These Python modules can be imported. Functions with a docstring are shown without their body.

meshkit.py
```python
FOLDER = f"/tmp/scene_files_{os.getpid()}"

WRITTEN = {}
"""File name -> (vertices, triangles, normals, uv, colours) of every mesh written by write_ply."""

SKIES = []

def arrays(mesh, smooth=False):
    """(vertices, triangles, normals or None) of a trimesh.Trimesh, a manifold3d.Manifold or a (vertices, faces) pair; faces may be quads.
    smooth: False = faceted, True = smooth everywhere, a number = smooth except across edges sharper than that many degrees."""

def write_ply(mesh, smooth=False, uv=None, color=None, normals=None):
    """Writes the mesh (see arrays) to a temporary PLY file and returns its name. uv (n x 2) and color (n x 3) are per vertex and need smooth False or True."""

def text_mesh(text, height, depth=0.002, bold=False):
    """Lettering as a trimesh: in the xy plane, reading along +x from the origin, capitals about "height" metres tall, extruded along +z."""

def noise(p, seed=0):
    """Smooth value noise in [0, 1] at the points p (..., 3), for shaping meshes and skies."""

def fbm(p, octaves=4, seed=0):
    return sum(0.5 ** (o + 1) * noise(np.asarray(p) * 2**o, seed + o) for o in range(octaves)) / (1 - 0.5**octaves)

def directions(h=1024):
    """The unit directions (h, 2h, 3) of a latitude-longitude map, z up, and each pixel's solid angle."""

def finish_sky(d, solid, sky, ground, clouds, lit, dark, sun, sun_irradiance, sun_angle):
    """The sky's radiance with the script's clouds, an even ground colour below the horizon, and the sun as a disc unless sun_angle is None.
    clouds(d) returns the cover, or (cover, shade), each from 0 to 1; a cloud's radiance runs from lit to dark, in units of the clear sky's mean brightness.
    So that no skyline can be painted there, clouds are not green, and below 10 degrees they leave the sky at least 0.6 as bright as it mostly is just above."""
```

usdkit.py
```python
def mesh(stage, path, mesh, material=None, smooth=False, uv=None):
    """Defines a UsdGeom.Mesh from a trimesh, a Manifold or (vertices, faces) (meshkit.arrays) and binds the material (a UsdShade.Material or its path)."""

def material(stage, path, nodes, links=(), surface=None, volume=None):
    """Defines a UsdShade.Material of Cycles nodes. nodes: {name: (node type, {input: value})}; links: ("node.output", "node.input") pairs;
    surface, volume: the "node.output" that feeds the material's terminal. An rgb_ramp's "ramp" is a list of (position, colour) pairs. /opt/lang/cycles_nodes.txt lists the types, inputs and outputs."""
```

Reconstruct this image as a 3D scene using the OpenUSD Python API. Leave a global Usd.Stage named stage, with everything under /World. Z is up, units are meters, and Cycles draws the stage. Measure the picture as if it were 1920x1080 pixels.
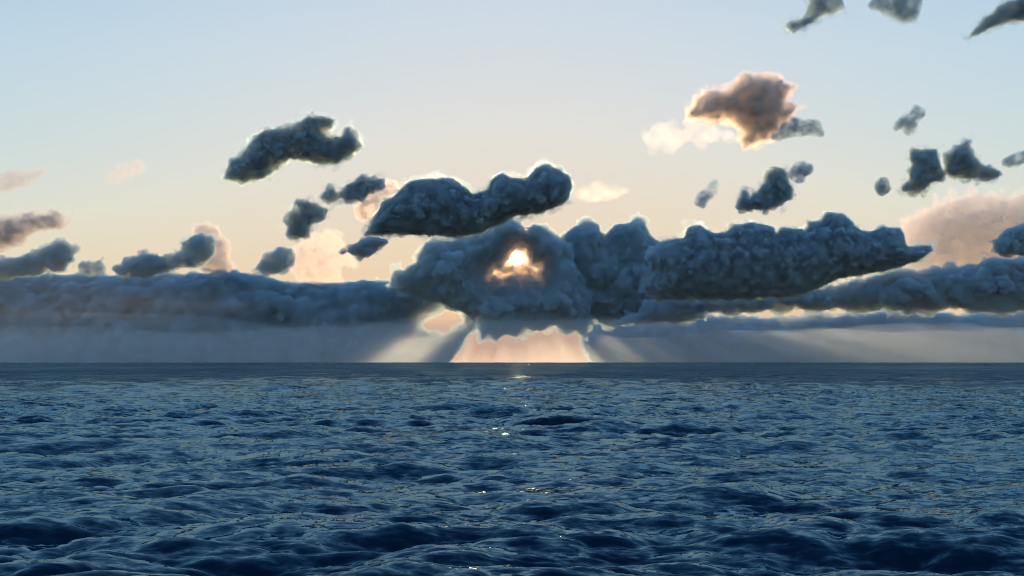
import math
import numpy as np
from scipy import ndimage
from scipy.spatial import cKDTree
from PIL import Image, ImageDraw
import usdkit
import meshkit
from pxr import Usd, UsdGeom, UsdLux, UsdShade, Gf, Sdf

stage = Usd.Stage.CreateInMemory()
world = UsdGeom.Xform.Define(stage, '/World')
stage.SetDefaultPrim(world.GetPrim())
UsdGeom.SetStageUpAxis(stage, 'Z')
UsdGeom.SetStageMetersPerUnit(stage, 1.0)

# ------------------------------------------------------------------ camera
FOC = 3240.0            # focal length in units of a 1920 wide picture
HORIZON = 674.0         # picture row at eye level; the sea's rim lies a little lower
EYE = 9.5               # metres above the mean water level
camera = UsdGeom.Camera.Define(stage, '/World/camera')
camera.CreateHorizontalApertureAttr(36.0)
camera.CreateFocalLengthAttr(36.0 * FOC / 1920)
camera.CreateVerticalApertureOffsetAttr(36.0 * (HORIZON - 540) / 1920)
camera.CreateClippingRangeAttr(Gf.Vec2f(1.0, 300000.0))
camera.CreateExposureAttr(0.0)
camera.AddTranslateOp().Set((0, 0, EYE))
camera.AddRotateXOp().Set(90)

# ------------------------------------------------------------------ sky and sun
SUN_EL = math.atan((HORIZON - 483) / FOC)
SUN_AZ = math.atan((970 - 960) / FOC)
sky = UsdLux.DomeLight.Define(stage, '/World/sky')
sun_dir = (math.sin(SUN_AZ) * math.cos(SUN_EL), math.cos(SUN_AZ) * math.cos(SUN_EL), math.sin(SUN_EL))
sky_look = usdkit.material(stage, '/World/Looks/sky_air', {
    'sky': ('sky_texture', dict(sky_type='single_scattering', sun_disc=False, sun_elevation=SUN_EL, sun_rotation=SUN_AZ,
                                air_density=1.0, aerosol_density=0.12, ozone_density=2.0)),
    # a thin even veil of high cirrostratus over the whole dome levels the strong light near the sun
    'plus': ('vector_math', dict(math_type='add', vector2=(2.64, 1.02, 0.37))),
    'veil': ('vector_math', dict(math_type='divide')),
    'r': ('separate_xyz', {}), 'm1': ('math', dict(math_type='maximum')), 'm2': ('math', dict(math_type='maximum')),
    'mk': ('math', dict(math_type='add', value2=1.25)), 'mv': ('combine_xyz', {}),
    'even': ('vector_math', dict(math_type='divide')),
    'both': ('mix_vector', dict(fac=0.67)),
    'lift': ('vector_math', dict(math_type='multiply', vector2=(10.4, 9.4, 10.05))),
    # the sun itself
    'at': ('texture_coordinate', {}), 'dot': ('vector_math', dict(math_type='dot_product', vector2=sun_dir)),
    'disc': ('map_range', dict(range_type='smoothstep', clamp=True, from_min=math.cos(math.radians(0.26)), from_max=math.cos(math.radians(0.18)), to_min=0.0, to_max=1.0)),
    'sunlight': ('vector_math', dict(math_type='scale', vector1=(20000.0, 13500.0, 7500.0))),
    'sum': ('vector_math', dict(math_type='add')),
    'back': ('background_shader', dict(strength=0.1)),
}, [('sky.color', 'plus.vector1'), ('sky.color', 'veil.vector1'), ('plus.vector', 'veil.vector2'),
    ('sky.color', 'r.vector'), ('r.x', 'm1.value1'), ('r.y', 'm1.value2'), ('m1.value', 'm2.value1'), ('r.z', 'm2.value2'),
    ('m2.value', 'mk.value1'), ('mk.value', 'mv.x'), ('mk.value', 'mv.y'), ('mk.value', 'mv.z'),
    ('sky.color', 'even.vector1'), ('mv.vector', 'even.vector2'), ('veil.vector', 'both.a'), ('even.vector', 'both.b'),
    ('both.result', 'lift.vector1'), ('at.generated', 'dot.vector1'), ('dot.value', 'disc.value'), ('disc.result', 'sunlight.scale'),
    ('lift.vector', 'sum.vector1'), ('sunlight.vector', 'sum.vector2'), ('sum.vector', 'back.color')], surface='back.background')
UsdShade.MaterialBindingAPI.Apply(sky.GetPrim()).Bind(sky_look)
sky.GetPrim().SetCustomDataByKey('kind', 'structure')

sun = UsdLux.DistantLight.Define(stage, '/World/sun')
sun.CreateIntensityAttr(0.55)
sun.CreateNormalizeAttr(True)
sun.CreateAngleAttr(0.5)
sun.CreateColorAttr(Gf.Vec3f(1.0, 0.55, 0.26))
sun.AddRotateXYZOp().Set((math.degrees(SUN_EL) - 90, 0, -math.degrees(SUN_AZ)))

# ------------------------------------------------------------------ helpers
def tag(prim, label=None, category=None, group=None, kind=None):
    p = prim.GetPrim() if hasattr(prim, 'GetPrim') else prim
    for k, v in (('label', label), ('category', category), ('group', group), ('kind', kind)):
        if v:
            p.SetCustomDataByKey(k, v)
    return p


names = {}
def numbered(name):
    n = names.get(name, 0)
    names[name] = n + 1
    return name if n == 0 else f'{name}_{n:03d}'


def surface_nets(f, lo, step):
    """The closed surface f = 0 of a grid of values (inside: f > 0) as (vertices, triangles)."""
    f = np.pad(f, 1, constant_values=-1.0)
    s = f > 0
    nx, ny, nz = f.shape
    acc = np.zeros((nx - 1, ny - 1, nz - 1, 3))
    cnt = np.zeros((nx - 1, ny - 1, nz - 1))
    corner = np.array([[i, j, k] for i in (0, 1) for j in (0, 1) for k in (0, 1)])
    def cut(c):
        return f[c[0]:nx - 1 + c[0], c[1]:ny - 1 + c[1], c[2]:nz - 1 + c[2]]
    for a in range(8):
        for ax in range(3):
            if corner[a][ax] == 0:
                b = corner[a].copy(); b[ax] = 1
                fa, fb = cut(corner[a]), cut(b)
                m = (fa > 0) != (fb > 0)
                t = fa[m] / (fa[m] - fb[m])
                p = np.repeat(corner[a][None].astype(float), len(t), 0)
                p[:, ax] += t
                acc[m] += p
                cnt[m] += 1
    used = cnt > 0
    index = np.full(cnt.shape, -1, np.int64)
    index[used] = np.arange(used.sum())
    v = acc[used] / cnt[used][:, None] + np.argwhere(used)
    faces = []
    for ax in range(3):
        a1, a2 = (ax + 1) % 3, (ax + 2) % 3
        sl = lambda d: tuple(slice(d[q], f.shape[q] - 1 + d[q]) if q == ax else slice(None) for q in range(3))
        s0, s1 = s[sl((0, 0, 0))], s[sl(tuple(int(q == ax) for q in range(3)))]
        e = np.argwhere(s0 != s1)
        flip = s1[tuple(e.T)]
        u1, u2 = np.eye(3, dtype=int)[a1], np.eye(3, dtype=int)[a2]
        q = np.stack([index[tuple((e - d).T)] for d in (u1 + u2, u2, 0 * u1, u1)], 1)
        q[flip] = q[flip][:, ::-1]
        faces.append(q)
    q = np.vstack(faces)
    tri = np.vstack([q[:, [0, 1, 2]], q[:, [0, 2, 3]]])
    return (v - 1) * step + lo, tri


def puffs(p, cell, seed):
    """Rounded billows in about [-0.5, 0.5]: high at the middle of each puff, low in the creases between puffs. p: (n, 3)."""
    lo, hi = p.min(0) - cell, p.max(0) + cell
    rng = np.random.default_rng(seed)
    n = np.ceil((hi - lo) / cell).astype(int)
    g = np.stack(np.meshgrid(*[np.arange(k) for k in n], indexing='ij'), -1).reshape(-1, 3)
    pts = lo + (g + rng.random(g.shape)) * cell
    d, _ = cKDTree(pts).query(p, workers=-1)
    return 0.55 - d / cell


# ------------------------------------------------------------------ the sea
def wave_tile(length, n, wind, toward, spread, low, high, seed):
    """A periodic patch of a wind sea: heights, sideways shifts (Tessendorf's method)."""
    rng = np.random.default_rng(seed)
    k1 = 2 * np.pi * np.fft.fftfreq(n, length / n)
    kx, ky = np.meshgrid(k1, k1, indexing='ij')
    k = np.hypot(kx, ky); k[0, 0] = 1
    big = wind ** 2 / 9.81
    c = (kx * math.cos(toward) + ky * math.sin(toward)) / k
    p = np.exp(-1.0 / (k * big) ** 2) / k ** 4 * np.abs(c) ** spread
    p *= np.where(c < 0, 0.12, 1.0) * np.exp(-(k * high) ** 2) * (1 - np.exp(-(k * low) ** 4))
    p[0, 0] = 0
    h = np.sqrt(p) * (rng.normal(size=k.shape) + 1j * rng.normal(size=k.shape))
    z = np.fft.ifft2(h)
    sx, sy = np.fft.ifft2(-1j * kx / k * h), np.fft.ifft2(-1j * ky / k * h)
    return [np.real(a) / np.std(np.real(z)) for a in (z, sx, sy)]


TILES = [  # metres, grid, wind, direction the waves run to, spread, longest, shortest, rms height, choppiness
    (331.0, 1024, 6.2, math.radians(-70), 2.0, 60.0, 0.10, 0.48, 1.05, 11),
    (71.0, 512, 3.4, math.radians(-95), 1.5, 9.0, 0.08, 0.11, 1.0, 37),
    (1490.0, 1024, 9.5, math.radians(-112), 3.0, 300.0, 0.9, 0.22, 0.9, 23),
]
MAPS = [(t, wave_tile(*t[:7], t[9])) for t in TILES]


BLUR = [0.0, 1.5, 6.0, 24.0]       # metres; far rows are wide apart and take smoothed waves
LEVELS = [[[m if not b else ndimage.gaussian_filter(m, b * t[1] / t[0], mode='wrap') for m in maps] for b in BLUR] for t, maps in MAPS]


def sea_points(x, y, gap, fade):
    z = np.zeros_like(x); dx = np.zeros_like(x); dy = np.zeros_like(x)
    lev = np.clip(np.interp(np.log(np.maximum(gap, 1e-3)), np.log([2.0, 8.0, 30.0, 120.0]), [0, 1, 2, 3]), 0, 3)
    for (t, _m), levels in zip(MAPS, LEVELS):
        length, n, rms, chop = t[0], t[1], t[7], t[8]
        u = np.stack([x, y]) / length * n
        for k, maps in enumerate(levels):
            w = np.clip(1 - np.abs(lev - k), 0, 1)
            rows = np.nonzero(w.max(1) > 0)[0]
            if len(rows) == 0:
                continue
            r = slice(rows[0], rows[-1] + 1)
            h, sx, sy = [w[r] * ndimage.map_coordinates(m, u[:, r], order=1, mode='grid-wrap') for m in maps]
            z[r] += rms * h; dx[r] += rms * chop * sx; dy[r] += rms * chop * sy
    gust = 0.8 + 0.5 * (meshkit.fbm(np.stack([x / 90, y / 140, 0 * x], -1), 3, 5) - 0.5) * 2
    return np.stack([x + dx * gust * fade, y + dy * gust * fade, z * gust * fade], -1)


def make_sea():
    # fan of rows and columns, closer near the viewer; a few degrees wider than the picture on either side
    cols, az = 1100, np.linspace(-20, 20, 1100)
    # rows by depression angle, closer together towards the rim
    dep = np.concatenate([np.arange(10.0, 2.5, -0.024), np.arange(2.5, 0.085, -0.0095), np.geomspace(0.085, 0.02, 30)])
    r = EYE / np.tan(np.radians(dep))
    R, A = np.meshgrid(r, np.radians(az), indexing='ij')
    x, y = R * np.sin(A), R * np.cos(A)
    fade = np.clip((14000 - R) / 8000, 0, 1)
    gap = np.abs(np.gradient(r))[:, None] + 0 * R      # metres between rows
    p = sea_points(x, y, gap, fade).reshape(-1, 3)
    p[:, 2] -= R.ravel() ** 2 / (2 * 6.371e6)      # the earth is round
    i, j = np.meshgrid(np.arange(len(r) - 1), np.arange(cols - 1), indexing='ij')
    a = (i * cols + j).ravel()
    q = np.stack([a, a + 1, a + cols + 1, a + cols], 1)
    return p, np.vstack([q[:, [0, 2, 1]], q[:, [0, 3, 2]]])


def ripple(k, sx, sy, amp, detail):
    """Nodes of one size of ripples: a noise that tilts the surface."""
    return ({f'm{k}': ('mapping', dict(scale=(1 / sx, 1 / sy, 1 / sx))), f'n{k}': ('noise_texture', dict(scale=1.0, detail=detail, roughness=0.6, distortion=0.5)),
             f'c{k}': ('vector_math', dict(math_type='subtract', vector2=(0.5, 0.5, 0.5))), f't{k}': ('vector_math', dict(math_type='multiply', vector2=(amp, amp, 0.0)))},
            [('geo.position', f'm{k}.vector'), (f'm{k}.vector', f'n{k}.vector'), (f'n{k}.color', f'c{k}.vector1'), (f'c{k}.vector', f't{k}.vector1')])


n1, l1 = ripple(1, 4.0, 2.0, 1.00, 2.0)
n2, l2 = ripple(2, 1.0, 0.45, 1.00, 3.0)
n3, l3 = ripple(3, 16.0, 6.0, 0.50, 2.0)
water = usdkit.material(stage, '/World/Looks/sea_water', {
    'geo': ('geometry', {}), **n1, **n2, **n3, 'a0': ('vector_math', dict(math_type='add')),
    # gusts roughen the water in patches
    'mg': ('mapping', dict(scale=(1 / 70, 1 / 110, 1 / 70))), 'ng': ('noise_texture', dict(scale=1.0, detail=3.0, roughness=0.6)),
    'mh': ('mapping', dict(scale=(1 / 500, 1 / 1400, 1 / 500))), 'nh': ('noise_texture', dict(scale=1.0, detail=3.0, roughness=0.6)), 'gh': ('math', dict(math_type='multiply_add', value2=0.5)),
    'half': ('math', dict(math_type='multiply', value2=0.5)), 'gust': ('map_range', dict(from_min=0.40, from_max=0.60, to_min=0.4, to_max=1.5, clamp=True)), 'gs': ('vector_math', dict(math_type='scale')),
    # waves too far off to be shaped one by one lend their slopes to the ripples
    'off': ('vector_math', dict(math_type='length')), 'open': ('map_range', dict(clamp=True, from_min=200.0, from_max=1100.0, to_min=1.0, to_max=2.6)), 'rough': ('math', dict(math_type='multiply')),
    'a1': ('vector_math', dict(math_type='add')), 'a2': ('vector_math', dict(math_type='add')), 'nn': ('vector_math', dict(math_type='normalize')),
    # deep water, and the sky mirrored by Schlick's law on the rippled surface
    'dot': ('vector_math', dict(math_type='dot_product')), 'abs': ('math', dict(math_type='absolute')), 'lim': ('math', dict(math_type='maximum', value2=0.13)), 'flip': ('math', dict(math_type='subtract', use_clamp=True, value1=1.0)),
    'p5': ('math', dict(math_type='power', value2=5.4)), 'fr': ('math', dict(math_type='multiply_add', use_clamp=True, value2=0.92, value3=0.008)),
    'deep': ('diffuse_bsdf', dict(color=(0.0005, 0.007, 0.017))),
    'mirror': ('glossy_bsdf', dict(color=(0.37, 0.60, 0.71), roughness=0.05)), 'mix': ('mix_closure', {}),
}, l1 + l2 + l3 + [('t1.vector', 'a0.vector1'), ('t3.vector', 'a0.vector2'), ('a0.vector', 'a1.vector1'), ('t2.vector', 'a1.vector2'), ('geo.position', 'mg.vector'), ('mg.vector', 'ng.vector'), ('geo.position', 'mh.vector'), ('mh.vector', 'nh.vector'), ('ng.fac', 'half.value1'), ('nh.fac', 'gh.value1'), ('half.value', 'gh.value3'), ('gh.value', 'gust.value'),
    ('geo.position', 'off.vector1'), ('off.value', 'open.value'), ('gust.result', 'rough.value1'), ('open.result', 'rough.value2'),
    ('a1.vector', 'gs.vector1'), ('rough.value', 'gs.scale'), ('gs.vector', 'a2.vector1'), ('geo.normal', 'a2.vector2'),
    ('a2.vector', 'nn.vector1'), ('nn.vector', 'mirror.normal'), ('nn.vector', 'dot.vector1'), ('geo.incoming', 'dot.vector2'), ('dot.value', 'abs.value1'), ('abs.value', 'lim.value1'), ('lim.value', 'flip.value2'),
    ('flip.value', 'p5.value1'), ('p5.value', 'fr.value1'), ('fr.value', 'mix.fac'), ('deep.BSDF', 'mix.closure1'), ('mirror.BSDF', 'mix.closure2')], surface='mix.closure')
sea = usdkit.mesh(stage, '/World/sea', make_sea(), water, smooth=True)
tag(sea, kind='structure')

# ------------------------------------------------------------------ haze
def box_mesh(lo, hi):
    import trimesh
    b = trimesh.creation.box(bounds=[lo, hi])
    return b

HAZE = 0.0000028          # thin air over the whole scene
MIST = 0.000034           # damp air under the far cloud deck
if HAZE:
    haze_look = usdkit.material(stage, '/World/Looks/haze_air', {
        'v': ('principled_volume', dict(color=(0.76, 0.88, 0.98), density=HAZE, anisotropy=0.75))}, volume='v.volume')
    hz = usdkit.mesh(stage, '/World/haze', box_mesh((-26000, -3000, -130.0), (26000, 19900, 650)), haze_look)
    tag(hz, kind='stuff')

    mist_look = usdkit.material(stage, '/World/Looks/sea_mist', {
        'v': ('principled_volume', dict(color=(0.50, 0.73, 0.92), density=MIST, anisotropy=0.76))}, volume='v.volume')
    xs, ys = np.linspace(-40000, 40000, 161), np.linspace(20000, 36800, 41)
    gx, gy = np.meshgrid(xs, ys, indexing='ij')
    top = 560 + 260 * (meshkit.fbm(np.stack([gx / 2600, gy / 2600, 0 * gx], -1), 3, 77) - 0.5) * 2
    nx, ny = gx.shape
    pt = np.concatenate([np.stack([gx, gy, top], -1).reshape(-1, 3), np.stack([gx, gy, 0 * gx - 500], -1).reshape(-1, 3)])
    ii, jj = np.meshgrid(np.arange(nx - 1), np.arange(ny - 1), indexing='ij')
    q = np.stack([ii * ny + jj, (ii + 1) * ny + jj, (ii + 1) * ny + jj + 1, ii * ny + jj + 1], -1).reshape(-1, 4)
    rim = np.concatenate([np.arange(nx) * ny, (nx - 1) * ny + np.arange(1, ny), np.arange(nx - 2, -1, -1) * ny + ny - 1, np.arange(ny - 2, 0, -1)])
    nxt = np.roll(rim, -1)
    side = np.stack([rim, rim + nx * ny, nxt + nx * ny, nxt], -1)
    ms = usdkit.mesh(stage, '/World/sea_mist', (pt, np.vstack([q, q[:, ::-1] + nx * ny, side])), mist_look)
    tag(ms, kind='stuff')

# ------------------------------------------------------------------ clouds
looks = {}
def cloud_look(density, px, skin=0.10, ragged=False, forward=0.27, g=0.82, pale=False):
    """Vapour in a skin of torn shreds; ragged: torn by noise all through. px: metres per picture unit at the cloud.
    forward: the share of light that is scattered on forwards, g how narrowly. Alike clouds share a look."""
    key = (round(math.log(density) / 0.25), round(math.log(px) / 0.4), skin, ragged, forward, g, pale)
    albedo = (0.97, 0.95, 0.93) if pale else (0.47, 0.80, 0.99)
    if key in looks:
        return looks[key]
    density, px = math.exp(key[0] * 0.25), math.exp(key[1] * 0.4)
    nodes = {
        'at': ('geometry', {}),
        'm': ('mapping', dict(scale=(1 / (30 * px),) * 3)),
        'n': ('noise_texture', dict(scale=1.0, detail=4.0, roughness=0.65, distortion=0.6)),
        'r': ('map_range', dict(range_type='smoothstep', clamp=True, from_min=0.42, from_max=0.75, to_min=0.0, to_max=skin)),
        'clear': ('transparent_bsdf', {}),
        'front': ('diffuse_bsdf', dict(color=albedo)), 'through': ('translucent_bsdf', dict(color=albedo)),
        'shred': ('mix_closure', dict(fac=0.5)), 'mix': ('mix_closure', {}),
        'v1': ('principled_volume', dict(color=albedo, density=density * forward, anisotropy=g)),
        'v2': ('principled_volume', dict(color=albedo, density=density * (1 - forward), anisotropy=0.0)), 'v': ('add_closure', {})}
    links = [('at.position', 'm.vector'), ('m.vector', 'n.vector'), ('n.fac', 'r.value'), ('r.result', 'mix.fac'),
             ('front.BSDF', 'shred.closure1'), ('through.BSDF', 'shred.closure2'), ('clear.BSDF', 'mix.closure1'), ('shred.closure', 'mix.closure2'),
             ('v1.volume', 'v.closure1'), ('v2.volume', 'v.closure2')]
    if ragged:
        nodes['md'] = ('mapping', dict(scale=(1 / (19 * px),) * 3))
        nodes['nd'] = ('noise_texture', dict(scale=1.0, detail=4.0, roughness=0.7))
        for k, share in ((1, forward), (2, 1 - forward)):
            nodes[f'd{k}'] = ('map_range', dict(clamp=True, from_min=0.44 if not skin else 0.36, from_max=0.72, to_min=0.0, to_max=density * share))
            links += [('nd.fac', f'd{k}.value'), (f'd{k}.result', f'v{k}.density')]
        links += [('at.position', 'md.vector'), ('md.vector', 'nd.vector')]
    looks[key] = usdkit.material(stage, f'/World/Looks/cloud_vapour_{len(looks):03d}', nodes, links, surface='mix.closure' if skin else None, volume='v.closure')
    return looks[key]


def make_cloud(outlines, dist, holes=(), cuts=(), taper=0.9, fine=1.0, depth=1.0, rough=1.0, step=3.0, seed=1, base=None, bias=0.0, puff=26.0):
    """outlines: polygons in units of 1/FOC radian (x to the right of the view axis + 960, y down, horizon at HORIZON);
    the cloud hangs at dist metres, is as thick as it is wide there, and has billows of its own all round."""
    allp = np.vstack([np.asarray(o, float) for o in outlines])
    pad = 16 * rough + 6
    x0, y0 = allp.min(0) - pad; x1, y1 = allp.max(0) + pad
    ss = 2
    im = Image.new('L', (int((x1 - x0) * ss) + 1, int((y1 - y0) * ss) + 1))
    dr = ImageDraw.Draw(im)
    for o in outlines:
        dr.polygon([((a - x0) * ss, (b - y0) * ss) for a, b in o], fill=255)
    for o in holes:
        dr.polygon([((a - x0) * ss, (b - y0) * ss) for a, b in o], fill=0)
    on = np.asarray(im) > 127
    d2 = (ndimage.distance_transform_edt(on) - ndimage.distance_transform_edt(~on)) / ss
    d2 = ndimage.gaussian_filter(d2, 2.0)
    thick = depth * max(d2.max(), 4.0) * 1.2
    gx = np.arange(x0, x1, step); gz = np.arange(y0, y1, step); gy = np.arange(-thick - pad, thick + pad, step)
    X, Y, Z = np.meshgrid(gx, gy, gz, indexing='ij')
    D = ndimage.map_coordinates(d2, [(Z - y0) * ss, (X - x0) * ss], order=1, mode='nearest')
    R = max(d2.max(), 4.0)
    # an inflated body: as deep as the outline is wide, rounded towards the rim
    half = depth * np.sqrt(np.clip(D, 0, None) * (2 * R - np.clip(D, 0, R)) + 1e-6) * np.where(D > 0, 1, 0)
    body = np.where(D > 0, np.minimum(D, (half - np.abs(Y)) * 0.75), D - 0.4 * np.maximum(np.abs(Y), 0))
    pts = np.stack([X, Y, Z], -1).reshape(-1, 3)
    near = np.abs(body.ravel()) < (1e9 if cuts else pad)
    n = np.zeros(len(pts))
    q = pts[near] + np.array([13.7 * seed, 7.1 * seed, 3.3 * seed])
    warp = np.stack([meshkit.fbm(q / 22, 2, seed + 50 + c) - 0.5 for c in range(3)], -1) * 9
    q = q + warp
    s1 = min(puff, 0.7 * R + 8)
    n[near] = rough * (s1 * 0.75 * puffs(q, s1, seed) + s1 * 0.42 * puffs(q, s1 * 0.45, seed + 1) + fine * s1 * 0.22 * puffs(q, s1 * 0.2, seed + 2)
                       + (8 + 12 * fine) * (meshkit.fbm(q / 14, 4, seed) - 0.5))
    f = body + n.reshape(body.shape) + bias
    if base is not None:
        f = np.minimum(f, base - Z + 0.25 * n.reshape(body.shape))
    if cuts:
        cut_noise = np.zeros(len(pts))
        cut_noise[near] = 16 * (meshkit.fbm(q / 9, 4, seed + 9) - 0.5)
        im = Image.new('L', on.shape[::-1])
        dr = ImageDraw.Draw(im)
        for o in cuts:
            dr.polygon([((a - x0) * ss, (b - y0) * ss) for a, b in o], fill=255)
        out = np.asarray(im) > 127
        c2 = ndimage.gaussian_filter((ndimage.distance_transform_edt(~out) - ndimage.distance_transform_edt(out)) / ss, 1.0)
        c3 = ndimage.map_coordinates(c2, [(Z - y0) * ss, (X - x0) * ss], order=1, mode='nearest')
        f = np.minimum(f, 0.8 * (taper * c3 - np.abs(Y)) + 0.25 * n.reshape(body.shape) + cut_noise.reshape(body.shape))   # thins out towards the cut
    f = f / step
    v, t = surface_nets(f, np.array([x0, gy[0], y0]), step)
    k = dist / FOC
    w = np.stack([(v[:, 0] - 960) * k, v[:, 1] * k, (HORIZON - v[:, 2]) * k], -1)
    anchor = np.array([w[:, 0].mean(), 0, w[:, 2].min()])
    return (w - anchor), t[:, ::-1], (anchor[0], dist, anchor[2] + EYE)


total = 0
def cloud(name, label, outlines, dist, sigma, group=None, category='cloud', skin=0.10, ragged=False, wisps=False, forward=0.27, g=0.82, pale=False, **kw):
    """sigma: optical depth of 55 picture units of the cloud. ragged: torn all through; wisps: a body in a fringe of torn shreds."""
    global total
    if ragged:
        kw = {'bias': 8.0, 'step': 4.0, 'rough': 0.75, 'fine': 0.3, **kw}
        sigma = 1.6 * sigma
    seed = sum(names.values()) + 1
    v, t, at = make_cloud(outlines, dist, seed=seed, **kw)
    total += len(t)
    nm = numbered(name)
    px = dist / FOC
    look = cloud_look(1.8 * sigma / (100 * px), px, 0.03 if ragged else skin, ragged, forward, g, pale)
    if not wisps:
        m = usdkit.mesh(stage, '/World/' + nm, (v, t), look)
        m.AddTranslateOp().Set(at)
        tag(m, label, category, group)
        return
    root = UsdGeom.Xform.Define(stage, '/World/' + nm)
    root.AddTranslateOp().Set(at)
    tag(root, label, category, group)
    usdkit.mesh(stage, f'/World/{nm}/body', (v, t), look)
    v, t, at2 = make_cloud(outlines, dist, seed=seed + 400, **{**kw, 'bias': 7.0, 'rough': 1.25, 'fine': 0.6, 'step': 4.5})
    total += len(t)
    usdkit.mesh(stage, f'/World/{nm}/wisps', (v + np.subtract(at2, at), t), cloud_look(6.5 / (100 * px), px, 0.0, True, 0.28, g, pale))


# -- loose dark clouds in the clear sky, left
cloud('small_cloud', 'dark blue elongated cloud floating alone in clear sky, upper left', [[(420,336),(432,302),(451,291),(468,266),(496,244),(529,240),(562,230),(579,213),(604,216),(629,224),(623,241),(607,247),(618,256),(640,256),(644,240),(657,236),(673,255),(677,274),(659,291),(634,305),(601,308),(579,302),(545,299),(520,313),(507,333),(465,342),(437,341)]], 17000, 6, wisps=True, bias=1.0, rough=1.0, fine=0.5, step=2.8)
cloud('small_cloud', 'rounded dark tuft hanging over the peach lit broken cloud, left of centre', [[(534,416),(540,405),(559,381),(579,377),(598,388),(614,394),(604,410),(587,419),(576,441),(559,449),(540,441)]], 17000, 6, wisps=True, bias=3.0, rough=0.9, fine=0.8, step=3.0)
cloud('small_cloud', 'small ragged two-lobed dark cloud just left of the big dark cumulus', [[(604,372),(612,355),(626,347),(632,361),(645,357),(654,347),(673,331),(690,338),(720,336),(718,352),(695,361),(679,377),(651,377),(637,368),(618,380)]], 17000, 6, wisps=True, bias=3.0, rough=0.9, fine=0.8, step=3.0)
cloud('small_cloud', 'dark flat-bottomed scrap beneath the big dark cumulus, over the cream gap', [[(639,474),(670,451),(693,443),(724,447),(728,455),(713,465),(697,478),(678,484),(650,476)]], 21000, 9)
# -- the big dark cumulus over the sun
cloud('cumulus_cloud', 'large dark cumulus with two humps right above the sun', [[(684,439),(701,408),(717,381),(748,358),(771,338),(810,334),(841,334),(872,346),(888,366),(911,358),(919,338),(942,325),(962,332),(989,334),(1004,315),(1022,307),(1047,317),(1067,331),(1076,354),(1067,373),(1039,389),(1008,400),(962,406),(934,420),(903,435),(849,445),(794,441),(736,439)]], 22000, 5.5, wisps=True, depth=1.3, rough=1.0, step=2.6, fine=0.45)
cloud('small_cloud', 'pale grey lobe on the left flank of the big dark cumulus', [[(670,393),(682,377),(717,350),(740,345),(748,362),(720,385),(704,412),(680,408)]], 23500, 4, ragged=True, pale=True)
# -- loose clouds, right
cloud('small_cloud', 'large mauve cloud with warm glowing edges in the clear sky, upper right', [[(1287,222),(1299,194),(1318,170),(1338,170),(1370,166),(1382,150),(1397,139),(1453,141),(1477,158),(1485,166),(1472,190),(1496,200),(1480,225),(1453,257),(1417,269),(1393,277),(1391,245),(1366,226),(1338,230),(1310,226)]], 18000, 2.0, wisps=True, bias=1.0, rough=1.0, fine=0.9, step=2.8, pale=True)
cloud('wispy_cloud', 'dark torn wisp trailing from the lower right of the mauve cloud', [[(1453,257),(1470,240),(1490,226),(1504,225),(1520,232),(1528,226),(1540,249),(1500,249)]], 17500, 6, ragged=True)
cloud('small_cloud', 'dark boot-shaped cloud right of centre, above the long right-hand cumulus', [[(1380,393),(1390,375),(1392,355),(1400,360),(1405,372),(1430,352),(1437,330),(1450,315),(1468,318),(1475,335),(1485,350),(1480,372),(1465,385),(1440,393)]], 17500, 6, wisps=True, bias=3.0, rough=0.9, fine=0.8, step=3.0)
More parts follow.
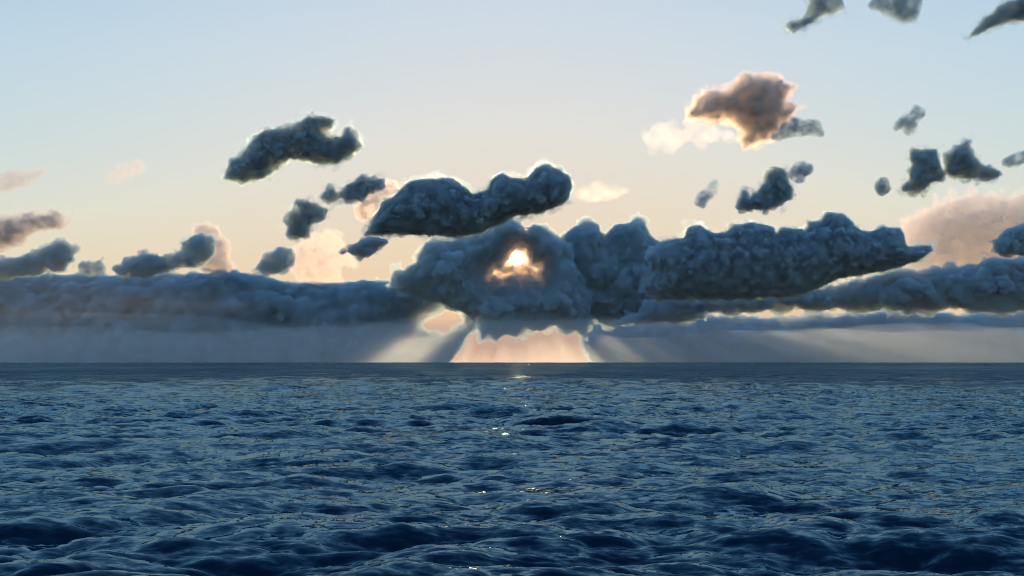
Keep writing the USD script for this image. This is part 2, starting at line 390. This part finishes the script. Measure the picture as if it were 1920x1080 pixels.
cloud('wispy_cloud', 'small grey wisp at the upper right tip of the boot-shaped cloud', [[(1486,330),(1490,316),(1505,309),(1522,318),(1508,324),(1498,340)]], 17500, 6, ragged=True)
cloud('wispy_cloud', 'faint curled grey wisp left of the boot-shaped cloud', [[(1308,380),(1316,364),(1330,356),(1340,342),(1345,352),(1334,366),(1322,372),(1318,386)]], 17500, 4, ragged=True)
cloud('small_cloud', 'square dark lump on the left of the dark pair near the right edge', [[(1710,281),(1754,281),(1762,317),(1770,337),(1746,344),(1726,364),(1690,356),(1706,325)]], 17500, 6, wisps=True, bias=3.0, rough=0.9, fine=0.8, step=3.0)
cloud('small_cloud', 'dark wedge with pointed right tail on the right of the dark pair', [[(1774,293),(1801,269),(1813,265),(1817,285),(1841,313),(1877,321),(1869,333),(1833,337),(1793,333),(1772,321)]], 17500, 6, wisps=True, bias=3.0, rough=0.9, fine=0.8, step=3.0)
cloud('wispy_cloud', 'tiny dark dot of cloud left of the dark pair', [[(1646,350),(1652,341),(1661,342),(1664,352),(1657,362),(1649,360)]], 17500, 6.5, ragged=True)
cloud('wispy_cloud', 'small grey torn wisp above the dark pair near the right edge', [[(1682,240),(1692,222),(1706,216),(1718,204),(1730,210),(1716,222),(1712,246),(1700,248),(1694,234)]], 17500, 6, ragged=True)
cloud('wispy_cloud', 'thin grey streak touching the right edge beside the dark pair', [[(1884,306),(1900,295),(1922,288),(1950,284),(1950,294),(1920,300),(1896,308)]], 17500, 6, ragged=True)
cloud('wispy_cloud', 'grey blurred cloud cut by the top edge, leftmost of the three there', [[(1471,40),(1504,32),(1516,-5),(1572,-12),(1591,16),(1556,28),(1516,48),(1489,63),(1473,55)]], 14000, 4, wisps=True, bias=-2.0, rough=0.9, fine=0.7, step=3.0)
cloud('wispy_cloud', 'pale grey blurred cloud cut by the top edge, middle of the three there', [[(1631,8),(1655,-14),(1730,-14),(1714,32),(1690,36),(1667,24)]], 14000, 4.5, ragged=True)
cloud('wispy_cloud', 'dark slanting cloud in the top right corner', [[(1809,75),(1833,48),(1873,8),(1920,-6),(1980,-20),(1980,45),(1920,40),(1880,48),(1849,63)]], 14000, 5, wisps=True, bias=-2.0, rough=0.9, fine=0.7, step=3.0)
# -- bright far clouds
cloud('bright_cloud', 'faint peach cloud at the left edge in the clear sky', [[(-40,345),(0,335),(20,325),(60,322),(80,318),(60,335),(30,350),(-20,362)]], 40000, 1.6, ragged=True, pale=True)
cloud('bright_cloud', 'faint cream streak in the clear sky, left', [[(200,335),(225,315),(262,305),(268,314),(245,328),(215,340)]], 40000, 1.2, ragged=True, pale=True)
cloud('bright_cloud', 'glowing cream patch of thin cloud left of the mauve cloud', [[(1206,262),(1222,240),(1250,226),(1275,240),(1300,230),(1345,238),(1392,248),(1392,268),(1340,266),(1310,276),(1285,268),(1262,288),(1235,278),(1218,284)]], 30000, 0.25, ragged=True, forward=0.6, bias=0.0, rough=1.6, pale=True)
cloud('bright_cloud', 'glowing cream wisp right of the big dark cumulus', [[(1075,365),(1090,345),(1120,340),(1160,345),(1190,355),(1160,372),(1100,382)]], 30000, 0.22, ragged=True, forward=0.6, bias=0.0, pale=True)
cloud('bright_cloud', 'peach lit broken cloud beneath the rounded dark tuft', [[(538,480),(548,462),(566,446),(590,434),(606,438),(622,428),(640,446),(652,470),(668,478),(664,500),(640,496),(640,530),(560,528),(545,505)]], 42000, 1.1, ragged=True, rough=1.5, fine=1.0, step=3.0, bias=2.0, puff=20, pale=True)
cloud('cumulus_cloud', 'tall pale cumulus with soft rims at the right edge, behind the darker clouds', [[(1687,435),(1699,416),(1738,389),(1784,369),(1823,362),(1862,366),(1893,369),(1920,362),(1980,360),(2080,400),(2080,520),(1690,520)]], 42000, 0.8, rough=1.7, puff=34, fine=1.1, forward=0.5, g=0.75, step=3.4, pale=True)
cloud('cumulus_cloud', 'pale beige cumulus top behind the dark left tower', [[(362,438),(370,420),(388,416),(405,422),(415,440),(430,450),(438,505),(400,520),(365,500)]], 44000, 2.0, pale=True)
# -- the deck
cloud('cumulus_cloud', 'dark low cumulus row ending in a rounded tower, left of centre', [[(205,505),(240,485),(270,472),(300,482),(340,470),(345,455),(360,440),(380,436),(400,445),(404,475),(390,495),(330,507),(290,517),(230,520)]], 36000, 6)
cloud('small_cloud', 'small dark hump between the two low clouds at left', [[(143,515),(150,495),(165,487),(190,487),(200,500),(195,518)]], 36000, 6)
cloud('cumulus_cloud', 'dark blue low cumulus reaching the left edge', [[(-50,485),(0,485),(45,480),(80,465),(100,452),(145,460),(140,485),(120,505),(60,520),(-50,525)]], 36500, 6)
cloud('wispy_cloud', 'mauve wispy cloud at the left edge above the low cumulus', [[(-50,415),(0,413),(40,408),(100,402),(128,410),(105,425),(60,430),(45,445),(20,460),(-50,478)]], 40000, 3.5, ragged=True, pale=True)
cloud('cumulus_cloud', 'dark slanting hump left of the peach lit broken cloud', [[(475,505),(500,478),(525,460),(548,465),(552,490),(535,512),(500,518)]], 36000, 6)
cloud('cumulus_cloud', 'hazy grey cumulus that the sun shines through', [[(795,455),(850,445),(905,432),(935,410),(960,405),(975,415),(985,430),(1000,420),(1020,425),(1040,438),(1070,460),(1110,560),(1100,634),(1078,624),(1060,630),(1042,610),(1016,622),(990,619),(966,633),(946,628),(930,641),(916,628),(903,642),(893,612),(872,590),(840,574),(800,562),(730,540),(740,510),(780,490)]], 40000, 4,
      cuts=[[(956,484),(960,474),(970,470),(981,475),(985,486),(990,498),(1004,503),(1000,515),(980,516),(968,506),(952,514),(934,520),(925,513),(940,503),(952,494)]], taper=1.5, puff=40, fine=0.6, step=2.2)
cloud('wispy_cloud', 'thin veil of cloud that the sun disc glows through', [[(880,470),(910,430),(1010,428),(1055,470),(1055,550),(1010,585),(930,585),(880,545)]], 43500, 8.6, depth=0.27, skin=0.02, fine=0.6, rough=0.6, forward=0.62, g=0.95, step=2.6, pale=True)
cloud('cumulus_cloud', 'grey cumulus with two blunt towers right of the sun', [[(1052,445),(1075,420),(1100,414),(1125,418),(1135,440),(1150,420),(1175,415),(1195,406),(1210,415),(1218,440),(1245,455),(1300,470),(1320,600),(1150,612),(1060,600),(1040,540)]], 41000, 5, puff=36, fine=0.4)
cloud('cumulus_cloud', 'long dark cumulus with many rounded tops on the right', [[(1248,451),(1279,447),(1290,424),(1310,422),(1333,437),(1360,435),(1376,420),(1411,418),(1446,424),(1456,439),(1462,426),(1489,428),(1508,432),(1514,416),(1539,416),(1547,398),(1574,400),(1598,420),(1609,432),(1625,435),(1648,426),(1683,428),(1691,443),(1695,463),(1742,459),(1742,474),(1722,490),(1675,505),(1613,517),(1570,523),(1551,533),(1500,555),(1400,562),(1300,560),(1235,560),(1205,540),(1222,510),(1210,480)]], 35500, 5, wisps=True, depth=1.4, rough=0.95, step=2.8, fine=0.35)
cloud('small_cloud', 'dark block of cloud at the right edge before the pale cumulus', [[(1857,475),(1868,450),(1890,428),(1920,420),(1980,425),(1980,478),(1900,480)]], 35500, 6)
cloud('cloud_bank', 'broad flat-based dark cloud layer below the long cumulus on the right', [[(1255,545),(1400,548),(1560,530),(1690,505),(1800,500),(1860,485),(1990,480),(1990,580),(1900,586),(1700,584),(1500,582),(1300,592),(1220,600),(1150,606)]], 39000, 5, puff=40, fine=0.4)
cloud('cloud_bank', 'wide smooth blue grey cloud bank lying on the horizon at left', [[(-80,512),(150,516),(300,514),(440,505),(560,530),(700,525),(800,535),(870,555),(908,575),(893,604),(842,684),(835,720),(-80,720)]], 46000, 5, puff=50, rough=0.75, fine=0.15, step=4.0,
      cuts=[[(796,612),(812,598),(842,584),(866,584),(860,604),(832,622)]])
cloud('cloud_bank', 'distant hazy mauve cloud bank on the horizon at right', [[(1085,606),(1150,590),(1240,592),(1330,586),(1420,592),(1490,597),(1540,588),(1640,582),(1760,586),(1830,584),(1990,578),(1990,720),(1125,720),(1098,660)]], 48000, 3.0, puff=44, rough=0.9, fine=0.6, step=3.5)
